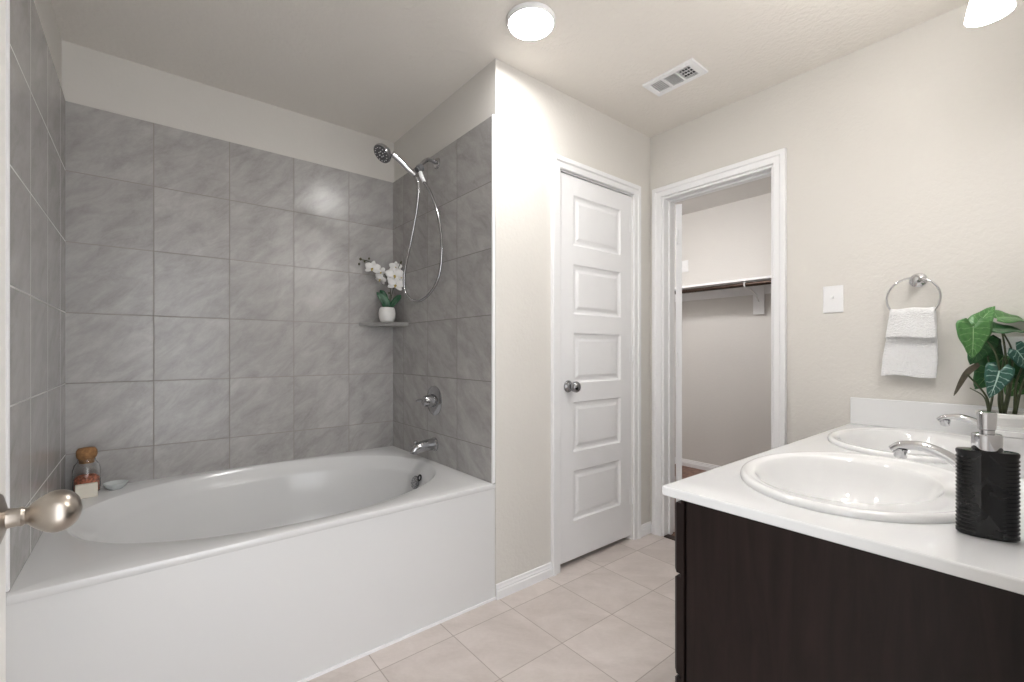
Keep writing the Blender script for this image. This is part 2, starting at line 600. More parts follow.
# ------------------------------------------------------------------ doors
def rect(x0, x1, z0, z1, y, i=0.0):
    return [(x0 + i, y, z0 + i), (x1 - i, y, z0 + i), (x1 - i, y, z1 - i), (x0 + i, y, z1 - i)]


def panel_leaf(x0, x1, y, th, z0, z1, px0, px1, rows):
    """leaf in the xz plane facing -y with raised panels"""
    bm = bmesh.new()
    zs = [z0] + sorted([q for r in rows for q in r]) + [z1]
    xs = [x0, px0, px1, x1]
    for zi in range(len(zs) - 1):
        for xi in range(3):
            a, b, c, d = xs[xi], xs[xi + 1], zs[zi], zs[zi + 1]
            if xi == 1 and zi % 2 == 1:
                loft(bm, [rect(a, b, c, d, y), rect(a, b, c, d, y + 0.007, 0.008), rect(a, b, c, d, y + 0.009, 0.016),
                          rect(a, b, c, d, y + 0.009, 0.026), rect(a, b, c, d, y + 0.003, 0.042)], False, True)
            else:
                bm.faces.new([bm.verts.new(p) for p in rect(a, b, c, d, y)])
    bmesh.ops.remove_doubles(bm, verts=bm.verts, dist=1e-5)
    # back and sides
    v = [bm.verts.new(p) for p in rect(x0, x1, z0, z1, y + 0.0001)]
    w = [bm.verts.new(p) for p in rect(x0, x1, z0, z1, y + th)]
    for i in range(4):
        j = (i + 1) % 4
        bm.faces.new((v[i], v[j], w[j], w[i]))
    bm.faces.new(w)
    return bm


LX0, LX1, LZ0, LZ1 = D2A + 0.004, D2B - 0.004, 0.030, D2T - 0.012
rows = []
for k in range(5):
    t = 1.935 - 0.3610 * k
    rows.append((t - 0.262, t))
d2 = struct(obj('door_2', panel_leaf(LX0, LX1, YF + 0.003, 0.035, LZ0, LZ1, LX0 + 0.104, LX1 - 0.104, rows), 'door'))
for z in (0.26, 1.10, 1.87):
    h = bmesh.new()
    lathe(h, (LX1 + 0.003, YF - 0.004, z - 0.045), (0, 0, 1), [(0.0065, 0), (0.0065, 0.088), (0.004, 0.090), (0.003, 0.096)], 10)
    box(h, LX1 - 0.022, LX1 + 0.001, YF + 0.001, YF + 0.003, z - 0.044, z + 0.044)
    obj('hinge', h, 'plastic', d2)
kn = bmesh.new()
KX, KZ = 1.700, 0.936
lathe(kn, (KX, YF + 0.003, KZ), (0, -1, 0), [(0.031, 0), (0.031, 0.004), (0.027, 0.010), (0.018, 0.015), (0.016, 0.028), (0.019, 0.034), (0.026, 0.043),
                                             (0.0285, 0.056), (0.026, 0.066), (0.016, 0.073), (0.001, 0.075)], 28, False, True)
o = obj('door_knob', kn, 'knob_metal', d2, smooth=True)
o['label'] = 'polished round knob'
struct(obj('trim_6', boxes((D2A - 0.002, LX0 - 0.001, YF, YF + 0.11, 0, D2T), (LX1 + 0.001, D2B + 0.002, YF + 0.001, YF + 0.11, 0, D2T),
                           (LX0, LX1, YF, YF + 0.11, D2T - 0.006, D2T + 0.002),
                           (LX0 - 0.001, LX0 + 0.012, YF + 0.042, YF + 0.075, 0, D2T - 0.006),
                           (LX1 - 0.012, LX1 + 0.001, YF + 0.042, YF + 0.075, 0, D2T - 0.006)), 'trim'))
struct(obj('floor_linen', boxes((XSP + 0.12, XC, YF + 0.12, 2.3, 0.0, 0.003)), 'closet_floor'))

# room door standing open at the frame's edge, with its lever side knob
d1 = struct(obj('door_1', boxes((-0.182, -0.147, 0.10, 0.914, 0.012, 2.04)), 'ajar', bevel=0.0015))
kb = bmesh.new()
kp = (-0.147, 0.852, 0.905)
lathe(kb, kp, (1, 0, 0), [(0.033, 0), (0.033, 0.002), (0.0315, 0.005), (0.024, 0.0075), (0.0125, 0.011), (0.0115, 0.020), (0.0125, 0.024), (0.0100, 0.028)], 40, True, True)
rs = obj('knob_rose', kb, 'nickel', d1, smooth=True, auto=35)
kb = bmesh.new()
prof = [(0.0095, 0.026), (0.0115, 0.030), (0.0125, 0.031)]
for i in range(1, 29):
    t = i / 28
    if t < 0.52:
        rr = 0.0135 + (0.0275 - 0.0135) * math.sin(math.pi / 2 * t / 0.52)
    else:
        rr = 0.0275 * math.sqrt(max(0.0004, 1 - ((t - 0.52) / 0.48) ** 2))
    prof.append((rr, 0.031 + 0.050 * t))
lathe(kb, kp, (1, 0, 0), prof, 40, True, True)
o = obj('knob', kb, 'nickel', d1, smooth=True)
o['label'] = 'egg-shaped brushed nickel knob'
obj('latch_plate', boxes((-0.178, -0.151, 0.914, 0.9155, 0.875, 0.935)), 'nickel', d1)

# closet door folded back inside the closet
ang = math.radians(121)
bm = boxes((-0.035, 0, -0.60, 0.0, 0.015, OT - 0.02))
for v in bm.verts:
    x, y = v.co.x, v.co.y
    # leaf hangs along -y when shut; swings into +x
    v.co.x = x * math.cos(ang) - y * math.sin(ang)
    v.co.y = x * math.sin(ang) + y * math.cos(ang)
    v.co.x += XC + 0.127
    v.co.y += OB - 0.015
d3 = struct(obj('door_3', bm, 'door', bevel=0.0015))
for z in (0.30, 1.06, 1.825):
    h = bmesh.new()
    lathe(h, (XC + 0.1230, OB - 0.0265, z - 0.045), (0, 0, 1), [(0.0085, 0), (0.006, 0.088), (0.004, 0.090), (0.003, 0.096)], 10)
    box(h, XC + 0.085, XC + 0.1175, OB - 0.0150, OB - 0.0131, z - 0.044, z + 0.044)
    obj('hinge', h, 'plastic', d3)

# ------------------------------------------------------------------ bathtub
tub = thing('bathtub', 'white acrylic garden tub with an oval basin in the tiled alcove', 'bathtub', (0.48, 2.15, 0))
TCX, TCY, TA, TB = 0.483, 2.1735, 0.693, 0.490
N = 256
bm = bmesh.new()
e = 2.12
Z = RIM
prof = [(1.000, 0.0), (0.995, -0.0012), (0.987, -0.006), (0.975, -0.019), (0.955, -0.042), (0.942, -0.055), (0.934, -0.062), (0.928, -0.074), (0.922, -0.095),
        (0.91, -0.13), (0.89, -0.20), (0.865, -0.28), (0.83, -0.335), (0.78, -0.372), (0.70, -0.392), (0.5, -0.402), (0.25, -0.405), (0.02, -0.407)]
rings = []
for s, z in prof:
    dep = min(1, -z / 0.38)
    rings.append(sell(TCX + 0.05 * dep, TCY, TA * (s - 0.10 * dep * (s > 0.4)), TB * (s - 0.06 * dep * (s > 0.4)), Z + z, N, e))
r0 = rings[0]
x0, x1, y0, y1 = XL + 0.0005, XS - 0.0005, YF + 0.006, YB - 0.0005
outer = rect_ring(TCX, TCY, x0, x1, y0, y1, Z, r0)
mid = [o_.lerp(i_, 0.3) for o_, i_ in zip(outer, r0)]
loft(bm, [outer, mid] + rings, False, True)
# deck edge: front lip then a skirt under the deck
lip1 = [Vector((p.x, p.y - (0.006 if abs(p.y - y0) < 1e-4 else 0), Z - 0.006)) for p in outer]
lip2 = [Vector((p.x, p.y, Z - 0.020)) for p in lip1]
lip0 = [Vector((p.x, p.y - (0.0045 if abs(p.y - y0) < 1e-4 else 0), Z - 0.002)) for p in outer]
lip3 = [Vector((p.x, p.y + (0.004 if p.y < y0 else 0), Z - 0.026)) for p in lip1]
loft(bm, [outer, lip0, lip1, lip2, lip3])
bmesh.ops.remove_doubles(bm, verts=bm.verts, dist=1e-5)
obj('basin', bm, 'tub', tub, smooth=True, auto=38)
# front lip reaches to the drywall corner
obj('apron', boxes((XL - TH + 0.0005, XSP - 0.001, YF + 0.0035, YF + 0.02, 0.004, RIM - 0.024)), 'tub', tub)
obj('rim_return', boxes((XS, XSP - 0.001, YF, YF + 0.002, RIM - 0.021, RIM - 0.003)), 'tub', tub)
obj('rim_return', boxes((XL - TH + 0.0005, XL, YF + 0.001, YF + 0.03, RIM - 0.024, RIM - 0.001)), 'tub', tub)
ov = bmesh.new()
wx = TCX + TA * 0.885 + 0.018
oc = (wx - 0.004, 2.175, 0.425)
ax = (-1, 0, 0.28)
lathe(ov, oc, ax, [(0.034, -0.004), (0.034, 0.004), (0.030, 0.009), (0.012, 0.011), (0.001, 0.011)], 28)
obj('overflow_plate', ov, 'perforated', tub, smooth=True, auto=30)
ov = bmesh.new()
lathe(ov, (wx - 0.001, 2.128, 0.458), ax, [(0.012, -0.004), (0.012, 0.003), (0.001, 0.004)], 20)
tb_ = obj('trip_button', ov, 'chrome', tub, smooth=True, auto=30)
ov = bmesh.new()
torus(ov, Vector((wx - 0.001, 2.128, 0.458)) + Vector(ax).normalized() * 0.003, ax, 0.014, 0.004, 24, 8)
obj('seal_ring', ov, 'dark', tb_, smooth=True)
ov = bmesh.new()
lathe(ov, (0.93, TCY, RIM - 0.402), (0, 0, 1), [(0.036, 0), (0.036, 0.003), (0.026, 0.005), (0.024, 0.010), (0.001, 0.012)], 24)
obj('drain', ov, 'chrome', tub, smooth=True, auto=30)

# spout
sp = thing('tub_spout', 'chrome tub spout on the grey tiled wall above the basin', 'spout', (XS, 2.15, 0.605))
bm = bmesh.new()
lathe(bm, (XS, 2.15, 0.617), (-1, 0, 0), [(0.037, 0), (0.037, 0.006), (0.032, 0.010)], 24)
obj('flange', bm, 'shower_chrome', sp, smooth=True, auto=30)
bm = bmesh.new()
tube(bm, [(XS - 0.006, 2.15, 0.619), (XS - 0.055, 2.15, 0.617), (XS - 0.102, 2.15, 0.610), (XS - 0.124, 2.15, 0.598), (XS - 0.130, 2.15, 0.582)],
     [0.032, 0.030, 0.027, 0.023, 0.019], 20, 6)
obj('body', bm, 'shower_chrome', sp, smooth=True, auto=60)
bm = bmesh.new()
lathe(bm, (XS - 0.114, 2.15, 0.625), (0, 0, 1), [(0.004, 0), (0.004, 0.012), (0.008, 0.014), (0.009, 0.020), (0.006, 0.024)], 14)
obj('diverter_knob', bm, 'shower_chrome', sp, smooth=True, auto=30)

# valve
vv = thing('shower_valve', 'round chrome shower valve with a lever on the grey tiled wall', 'valve', (XS, 2.155, 0.78))
VC = (XS, 2.155, 0.852)
bm = bmesh.new()
lathe(bm, VC, (-1, 0, 0), [(0.080, 0), (0.080, 0.003), (0.074, 0.007), (0.045, 0.013), (0.036, 0.014)], 40)
obj('escutcheon', bm, 'shower_chrome', vv, smooth=True, auto=30)
bm = bmesh.new()
lathe(bm, VC, (-1, 0, 0), [(0.036, 0.012), (0.034, 0.030), (0.030, 0.050), (0.027, 0.062), (0.021, 0.067), (0.001, 0.069)], 28)
obj('hub', bm, 'shower_chrome', vv, smooth=True, auto=35)
bm = bmesh.new()
tube(bm, [(XS - 0.052, 2.155, 0.854), (XS - 0.062, 2.18, 0.856), (XS - 0.072, 2.205, 0.852), (XS - 0.074, 2.215, 0.849)], [0.011, 0.009, 0.008, 0.007], 12, 6)
obj('lever', bm, 'shower_chrome', vv, smooth=True)

# handheld shower
sh = thing('handheld_shower', 'chrome handheld shower head with a long looping hose', 'shower', (XS, 2.13, 2.126))
FL = Vector((XS, 2.125, 2.122))
AE = Vector((1.105, 2.12, 2.078))
bm = bmesh.new()
lathe(bm, FL, (-1, 0, 0), [(0.030, 0), (0.030, 0.003), (0.024, 0.009), (0.012, 0.012)], 24)
obj('flange', bm, 'shower_chrome', sh, smooth=True, auto=30)
bm = bmesh.new()
tube(bm, [FL, FL + Vector((-0.035, 0, 0.008)), FL + Vector((-0.065, 0, 0.0)), AE], 0.0105, 12, 6)
obj('arm', bm, 'shower_chrome', sh, smooth=True)
HB = Vector((1.076, 2.105, 2.018))       # bottom of the handle
HT = Vector((0.952, 2.115, 2.100))       # where handle meets head
bm = bmesh.new()
lathe(bm, AE + Vector((0.018, 0.0, 0.0)), (-1, -0.1, -0.7), [(0.012, 0), (0.019, 0.006), (0.019, 0.030), (0.014, 0.036), (0.014, 0.044)], 20)
obj('holder', bm, 'grey_plastic', sh, smooth=True, auto=30)
bm = bmesh.new()
hd = (HT - HB)
tube(bm, [HB, HB + hd * 0.3 + Vector((0, 0, -0.003)), HB + hd * 0.7 + Vector((0, 0, 0.001)), HT], [0.0125, 0.0135, 0.0125, 0.014], 16, 6)
obj('handle', bm, 'shower_chrome', sh, smooth=True)
bm = bmesh.new()
nrm = Vector((-0.66, -0.10, -0.66)).normalized()
HC_ = HT + Vector((-0.046, 0.0, -0.010))
lathe(bm, HC_ - nrm * 0.016, nrm, [(0.001, -0.014), (0.018, -0.012), (0.034, -0.004), (0.044, 0.008), (0.048, 0.020), (0.047, 0.028)], 36)
hd_ = obj('head', bm, 'shower_chrome', sh, smooth=True, auto=40)
bm = bmesh.new()
lathe(bm, HC_ + nrm * 0.0115, nrm, [(0.044, 0), (0.043, 0.003), (0.022, 0.004), (0.021, 0.001), (0.001, 0.001)], 36)
fc = obj('spray_face', bm, 'grey_plastic', hd_, smooth=True, auto=30)
for rr, nn in ((0.034, 14), (0.013, 6)):
    a, b, d = frame_of(nrm)
    for i in range(nn):
        t = 2 * math.pi * i / nn
        bm = bmesh.new()
        lathe(bm, HC_ + nrm * 0.0135 + (a * math.cos(t) + b * math.sin(t)) * rr, nrm, [(0.0026, -0.002), (0.002, 0.0035)], 8)
        if i == 0:
            nz = bm
        else:
            tmp = bpy.data.meshes.new('t'); bm.to_mesh(tmp); nz.from_mesh(tmp); bm.free(); bpy.data.meshes.remove(tmp)
    obj('nozzles', nz, 'plastic', hd_)
# hose
HE = Vector((1.112, 2.112, 2.028))
hose = [HB + Vector((0.004, 0, -0.008)), Vector((1.090, 2.10, 1.965)), Vector((1.092, 2.12, 1.86)), Vector((1.088, 2.18, 1.70)), Vector((1.088, 2.25, 1.56)),
        Vector((1.096, 2.275, 1.465)), Vector((1.110, 2.245, 1.405)), Vector((1.128, 2.17, 1.385)), Vector((1.150, 2.09, 1.42)),
        Vector((1.167, 2.028, 1.50)), Vector((1.171, 2.005, 1.63)), Vector((1.163, 2.02, 1.79)), Vector((1.142, 2.065, 1.93)), Vector((1.122, 2.098, 1.99)), HE]
bm = bmesh.new()
tube(bm, hose, 0.0072, 10, 8)
obj('hose', bm, 'shower_chrome', sh, smooth=True)
bm = bmesh.new()
tube(bm, [HE + Vector((-0.006, 0.004, 0.024)), HE, Vector((1.121, 2.098, 1.994))], [0.009, 0.011, 0.009], 12, 3)
obj('hose_nut', bm, 'plastic', sh, smooth=True)

# corner shelf
bm = bmesh.new()
cs = [(0.992, YB - 0.001), (XS - 0.001, YB - 0.001), (XS - 0.001, 2.462), (1.16, 2.470), (1.008, 2.655)]
cs = [(0.996, YB - 0.0005), (XS - 0.0005, YB - 0.0005), (XS - 0.0005, 2.464)]
loft(bm, [[(x, y, 1.268) for x, y in cs], [(x, y, 1.291) for x, y in cs]], True, True)
tag(obj('corner_shelf', bm, 'shelfstone', bevel=0.003), 'triangular grey stone shelf in the corner of the tiled alcove', 'shelf')

# ------------------------------------------------------------------ orchid
OX, OY, OZ = 1.128, 2.574, 1.291
orc = thing('potted_orchid', 'white orchid in a small white pot on the corner shelf', 'orchid', (OX, OY, OZ))
bm = bmesh.new()
pr = [(0.028, 0), (0.040, 0.006), (0.048, 0.030), (0.050, 0.055), (0.046, 0.078), (0.041, 0.088), (0.038, 0.088), (0.038, 0.070), (0.001, 0.068)]
pr2 = []
for i in range(len(pr) - 1):
    for s in range(3):
        t = s / 3
        pr2.append((pr[i][0] * (1 - t) + pr[i + 1][0] * t, pr[i][1] * (1 - t) + pr[i + 1][1] * t))
pr2.append(pr[-1])
lathe(bm, (OX, OY, OZ), (0, 0, 1), pr2, 32, True, False)
o = obj('pot', bm, 'pot_white', orc, smooth=True)
bm = bmesh.new()
lathe(bm, (OX, OY, OZ + 0.062), (0, 0, 1), [(0.039, 0), (0.036, 0.010), (0.001, 0.014)], 20)
obj('soil', bm, 'soil', o)
DO = OX * math.cos(YAW) + OY * math.sin(YAW)


def petal(bm, c, d, n, L, w, cup=0.15):
    """petal from c along d, facing n"""
    s = d.cross(n).normalized()
    rows = []
    for i in range(7):
        t = i / 6
        ww = w * max(0.03, math.sin(math.pi * min(1, (0.05 + 0.95 * t) ** 0.9))) ** 0.55 if t < 1 else w * 0.25
        base = c + d * (L * t) + n * (cup * L * (t - t * t) * 1.2)
        rows.append([base + s * (ww * q) + n * (-0.12 * w * q * q) for q in (-1, -0.5, 0, 0.5, 1)])
    V = [[bm.verts.new(p) for p in r] for r in rows]
    for a, b in zip(V, V[1:]):
        for i in range(4):
            bm.faces.new((a[i], a[i + 1], b[i + 1], b[i]))


def flower(px, py, dd, size, face, roll, parent):
    c = at(px, py, DO + dd)
    n = Vector(face).normalized()
    a, b, _ = frame_of(n)
    up = b
    bm = bmesh.new()

    def dr(t): return (a * math.cos(t) + up * math.sin(t)).normalized()
    for t, L, w in ((90, 1.0, 0.32), (210, 1.0, 0.30), (330, 1.0, 0.30)):
        petal(bm, c - n * 0.002, dr(math.radians(t + roll)), n, size * L, size * w)
    for t in (20, 160):
        petal(bm, c + n * 0.001, dr(math.radians(t + roll)), n, size * 1.05, size * 0.50)
    o = obj('flower', bm, 'petal', parent, smooth=True)
    s_ = o.modifiers.new('thick', 'SOLIDIFY'); s_.thickness = 0.0012
    bm = bmesh.new()
    dn = dr(math.radians(270 + roll))
    tube(bm, [c, c + n * 0.006 + dn * size * 0.15, c + n * 0.010 + dn * size * 0.42], [0.003, size * 0.17, size * 0.07], 8, 3, 0.6)
    obj('flower_lip', bm, 'lip', o, smooth=True)
    return c


TOC = Vector((-0.42, -0.80, 0.05))
fl = [(372.5, 268, 0.00, 0.046, (-0.5, -0.8, 0.1), 10), (381, 272, 0.01, 0.032, (-0.7, -0.5, -0.1), -20), (380.5, 279, 0.0, 0.038, (-0.8, -0.4, -0.4), 35),
      (395.5, 267, 0.01, 0.038, (-0.4, -0.9, 0.3), 5), (394.5, 275, -0.02, 0.052, (-0.3, -0.9, 0.05), -5), (395.5, 284.5, -0.03, 0.048, (-0.35, -0.9, 0), 12),
      (402, 278, 0.0, 0.028, (-0.2, -0.8, 0.3), 60)]
cs_ = [flower(*f, orc) for f in fl]
base = Vector((OX, OY, OZ + 0.07))
st1 = [base, at(390.5, 292, DO + 0.01), at(386, 277, DO + 0.01), at(379, 268, DO + 0.012), at(370, 262, DO + 0.01), at(361, 259.5, DO)]
st2 = [base + Vector((0.006, 0, 0)), at(393, 290, DO + 0.02), at(396.5, 274, DO + 0.012), at(400, 264, DO + 0.01), at(402, 261, DO)]
for st in (st1, st2):
    bm = bmesh.new()
    tube(bm, st, 0.0022, 8, 6)
    obj('flower_stem', bm, 'stem', orc, smooth=True)
for px, py, rr in ((360.5, 259, 0.009), (359, 264, 0.008), (364.5, 261.5, 0.007), (369, 258.5, 0.007), (401, 262.5, 0.008), (389, 293, 0.006)):
    bm = bmesh.new()
    c = at(px, py, DO)
    lathe(bm, c - Vector((0, 0, rr)), (0.1, 0.1, 1), [(0.001, 0), (rr * 0.8, rr * 0.6), (rr * 0.8, rr * 1.3), (0.001, rr * 2.1)], 10)
    obj('bud', bm, 'bud', orc, smooth=True)


def strap_leaf(p0, p1, p2, w, m, parent, name='leaf', n=Vector((-0.4, -0.8, 0.3))):
    sp_ = spline([p0, p1, p2], 8)
    bm = bmesh.new()
    rows = []
    for i, p in enumerate(sp_):
        t = i / (len(sp_) - 1)
        d = (sp_[min(i + 1, len(sp_) - 1)] - sp_[max(0, i - 1)]).normalized()
        s = d.cross(n).normalized()
        ww = w * (math.sin(math.pi * (0.12 + 0.88 * t)) ** 0.6 if t < 1 else 0.01)
        rows.append([bm.verts.new(p + s * ww * q - n.normalized() * 0.25 * ww * (1 - q * q)) for q in (-1, -0.5, 0, 0.5, 1)])
    for a, b in zip(rows, rows[1:]):
        for i in range(4):
            bm.faces.new((a[i], a[i + 1], b[i + 1], b[i]))
    o = obj(name, bm, m, parent, smooth=True)
    s_ = o.modifiers.new('thick', 'SOLIDIFY'); s_.thickness = 0.0016
    return o


strap_leaf(base, at(385, 301, DO - 0.02), at(376.5, 292, DO - 0.03), 0.026, 'orchid_leaf', orc)
strap_leaf(base, at(384, 296, DO + 0.01), at(380, 290, DO + 0.0), 0.020, 'orchid_leaf', orc)
strap_leaf(base, at(397, 299, DO + 0.02), at(401, 295, DO + 0.03), 0.018, 'orchid_leaf', orc)

# ------------------------------------------------------------------ bath things on the deck
jar = thing('bath_salt_jar', 'glass jar of coral bath salt with a cork stopper on tub corner', 'jar', (-0.190, 2.612, RIM))
JX, JY = -0.190, 2.612
bm = bmesh.new()
lathe(bm, (JX, JY, RIM + 0.0005), (0, 0, 1), [(0.001, 0), (0.038, 0), (0.043, 0.004), (0.044, 0.02), (0.044, 0.100), (0.040, 0.118), (0.030, 0.130), (0.028, 0.142), (0.0255, 0.142),
                                     (0.0275, 0.129), (0.0375, 0.116), (0.0415, 0.100), (0.0415, 0.02), (0.039, 0.0055), (0.001, 0.0045)], 36, False, False)
obj('glass_body', bm, 'glass', jar, smooth=True, auto=50)
bm = bmesh.new()
lathe(bm, (JX, JY, RIM + 0.006), (0, 0, 1), [(0.036, 0), (0.0405, 0.004), (0.0405, 0.055), (0.030, 0.066), (0.001, 0.060)], 30)
obj('salt', bm, 'salt', jar, smooth=True, auto=50)
bm = bmesh.new()
lathe(bm, (JX, JY, RIM + 0.125), (0, 0, 1), [(0.0245, 0), (0.0253, 0.018), (0.031, 0.024), (0.034, 0.036), (0.033, 0.052), (0.027, 0.062), (0.001, 0.065)], 28)
obj('cork_stopper', bm, 'cork', jar, smooth=True, auto=60)
bm = boxes((-0.034, 0.034, -0.012, 0.012, 0.0005, 0.056))
so = obj('soap_bar', bm, 'soap', bevel=0.003)
so.location = (-0.184, 2.520, RIM); so.rotation_euler = (0, 0, math.radians(6))
tag(so, 'cream soap bar standing in front of the bath salt jar', 'soap')
bm = bmesh.new()
lathe(bm, (-0.098, 2.600, RIM + 0.0005), (0, 0, 1), [(0.001, 0), (0.022, 0), (0.026, 0.004), (0.036, 0.014), (0.043, 0.027), (0.041, 0.028), (0.033, 0.016), (0.022, 0.008), (0.001, 0.007)], 32, False, False)
tag(obj('soap_dish', bm, 'frost', smooth=True, auto=60), 'small pale glass dish on the tub deck beside the salt jar', 'dish')

# ------------------------------------------------------------------ ceiling things
cl = thing('ceiling_light', 'round white flat ceiling light above the tiled floor', 'light', (1.194, 1.348, H))
bm = bmesh.new()
lathe(bm, (1.194, 1.348, H), (0, 0, -1), [(0.093, 0), (0.097, 0.003), (0.0965, 0.014), (0.093, 0.021), (0.0885, 0.022), (0.0875, 0.010)], 48, True, False)
obj('rim', bm, 'plastic', cl, smooth=True, auto=40)
bm = bmesh.new()
lathe(bm, (1.194, 1.348, H - 0.010), (0, 0, -1), [(0.0872, 0), (0.0870, 0.005), (0.070, 0.007), (0.001, 0.008)], 48)
obj('diffuser', bm, 'disc', cl, smooth=True, auto=40)
ccl = thing('closet_ceiling_light', 'round white ceiling light inside the closet', 'light', (2.80, 1.93, H))
bm = bmesh.new()
lathe(bm, (2.80, 1.93, H + 0.012), (0, 0, -1), [(0.14, 0), (0.14, 0.02), (0.13, 0.03)], 40)
obj('rim', bm, 'plastic', ccl, smooth=True, auto=40)
bm = bmesh.new()
lathe(bm, (2.80, 1.93, H - 0.0185), (0, 0, -1), [(0.13, 0), (0.12, 0.03), (0.07, 0.05), (0.001, 0.056)], 40)
obj('diffuser', bm, 'closet_disc', ccl, smooth=True, auto=40)

VX0, VX1, VY0, VY1 = 1.912, 2.058, 1.064, 1.328
vt = thing('ceiling_vent', 'white three-way air vent in the ceiling near the corner', 'vent', ((VX0 + VX1) / 2, (VY0 + VY1) / 2, H))
bm = bmesh.new()
fx0, fx1 = VX0 + 0.026, VX1 - 0.026
s0, s1, s2, s3 = VY0 + 0.034, VY0 + 0.100, VY0 + 0.168, VY1 - 0.026
zt, zb_ = H, H - 0.010
box(bm, VX0, fx0, VY0, VY1, zb_, zt); box(bm, fx1, VX1, VY0, VY1, zb_, zt)
box(bm, fx0, fx1, VY0, s0, zb_, zt); box(bm, fx0, fx1, s3, VY1, zb_, zt)
box(bm, fx0, fx1, s1 - 0.004, s1 + 0.006, zb_, zt); box(bm, fx0, fx1, s2 - 0.004, s2 + 0.006, zb_, zt)
obj('frame', bm, 'plastic', vt, bevel=0.0015)
obj('duct_shade', boxes((fx0, fx1, s0, s3, H - 0.0008, H - 0.0002)), 'dark', vt)  # thin dark sheet painted for the shade seen between the louvres


def slat(bm, c, along, w, tilt, L):
    """thin slat centred at c running along x or y"""
    t = 0.0006
    u = Vector((1, 0, 0)) if along == 'x' else Vector((0, 1, 0))
    v = Vector((0, 1, 0)) if along == 'x' else Vector((1, 0, 0))
    d = v * math.cos(tilt) + Vector((0, 0, 1)) * math.sin(tilt)
    n = u.cross(d)
    vs = [bm.verts.new(Vector(c) + u * a * L / 2 + d * b * w / 2 + n * e_ * t) for a in (-1, 1) for b in (-1, 1) for e_ in (-1, 1)]
    for f in ((0, 1, 3, 2), (4, 6, 7, 5), (0, 4, 5, 1), (2, 3, 7, 6), (0, 2, 6, 4), (1, 5, 7, 3)):
        bm.faces.new([vs[i] for i in f])


mx, LX = (fx0 + fx1) / 2, fx1 - fx0
zs_ = H - 0.0055
bm = bmesh.new()
nq = 6
for i in range(nq):
    slat(bm, (mx, s2 + 0.012 + i * (s3 - s2 - 0.012) / nq, zs_), 'x', 0.0088, math.radians(22), LX)
obj('louvre_bank', bm, 'plastic', vt)
bm = bmesh.new()
for i in range(8):
    slat(bm, (fx0 + 0.006 + i * (LX - 0.012) / 7, (s1 + s2) / 2, zs_), 'y', 0.0085, math.radians(64), s2 - s1 - 0.01)
obj('louvre_bank', bm, 'plastic', vt)
bm = bmesh.new()
for i in range(5):
    slat(bm, (mx, s0 + 0.004 + i * (s1 - s0 - 0.012) / 4, zs_), 'x', 0.008, math.radians(62), LX)
for i in range(4):
    slat(bm, (fx0 + 0.012 + i * (LX - 0.024) / 3, (s0 + s1) / 2, zs_ + 0.001), 'y', 0.006, math.radians(85), s1 - s0 - 0.006)
obj('louvre_bank', bm, 'plastic', vt)


# ------------------------------------------------------------------ plates on the wall
def plate(name, label, cat, yc, zc, w, h, x=XC, toggles=1):
    t = thing(name, label, cat, (x, yc, zc))
    o = obj('cover_plate', boxes((x - 0.006, x, yc - w / 2, yc + w / 2, zc - h / 2, zc + h / 2)), 'plastic', t, bevel=0.003)
    return t


t = plate('light_switch', 'white single toggle switch plate beside the closet opening', 'switch', 0.670, 1.354, 0.078, 0.122)
obj('toggle', boxes((XC - 0.016, XC - 0.004, 0.666, 0.676, 1.356, 1.367)), 'plastic', t, bevel=0.001)
for z in (1.354 + 0.042, 1.354 - 0.042):
    bm = bmesh.new(); lathe(bm, (XC - 0.006, 0.670, z), (-1, 0, 0), [(0.003, 0), (0.0025, 0.001)], 10)
    obj('screw', bm, 'plastic', t)
t = plate('wall_outlet', 'white double outlet plate behind the leafy potted plant', 'outlet', 0.119, 1.108, 0.117, 0.125)
for y in (0.096, 0.142):
    o = obj('receptacle', boxes((XC - 0.0085, XC - 0.005, y - 0.017, y + 0.017, 1.075, 1.141)), 'plastic', t, bevel=0.002)
t = plate('closet_wall_plate', 'small white plate high on the closet back wall', 'wall plate', 2.353, 1.945, 0.072, 0.115, x=CLX)
obj('toggle', boxes((CLX - 0.012, CLX - 0.004, 2.348, 2.358, 1.94, 1.955)), 'plastic', t, bevel=0.001)

# ------------------------------------------------------------------ towel ring and towel
RC = Vector((XC - 0.050, 0.3885, 1.330))
RR = 0.0815
tr = thing('towel_ring', 'round chrome towel ring on the wall beside the plant', 'towel ring', (XC, 0.385, 1.40))
bm = bmesh.new()
lathe(bm, (XC, 0.379, 1.405), (-1, 0, 0), [(0.028, 0), (0.028, 0.006), (0.022, 0.010), (0.012, 0.014), (0.011, 0.040), (0.015, 0.046), (0.016, 0.058), (0.010, 0.064), (0.001, 0.065)], 28)
obj('post', bm, 'chrome', tr, smooth=True, auto=30)
bm = bmesh.new()
torus(bm, RC, (1, 0, 0), RR, 0.0038, 56, 10)
obj('ring', bm, 'chrome', tr, smooth=True)


def cloth(rows_):
    bm = bmesh.new()
    V = [[bm.verts.new(p) for p in r] for r in rows_]
    for a, b in zip(V, V[1:]):
        for i in range(len(a) - 1):
            bm.faces.new((a[i], a[i + 1], b[i + 1], b[i]))
    return bm


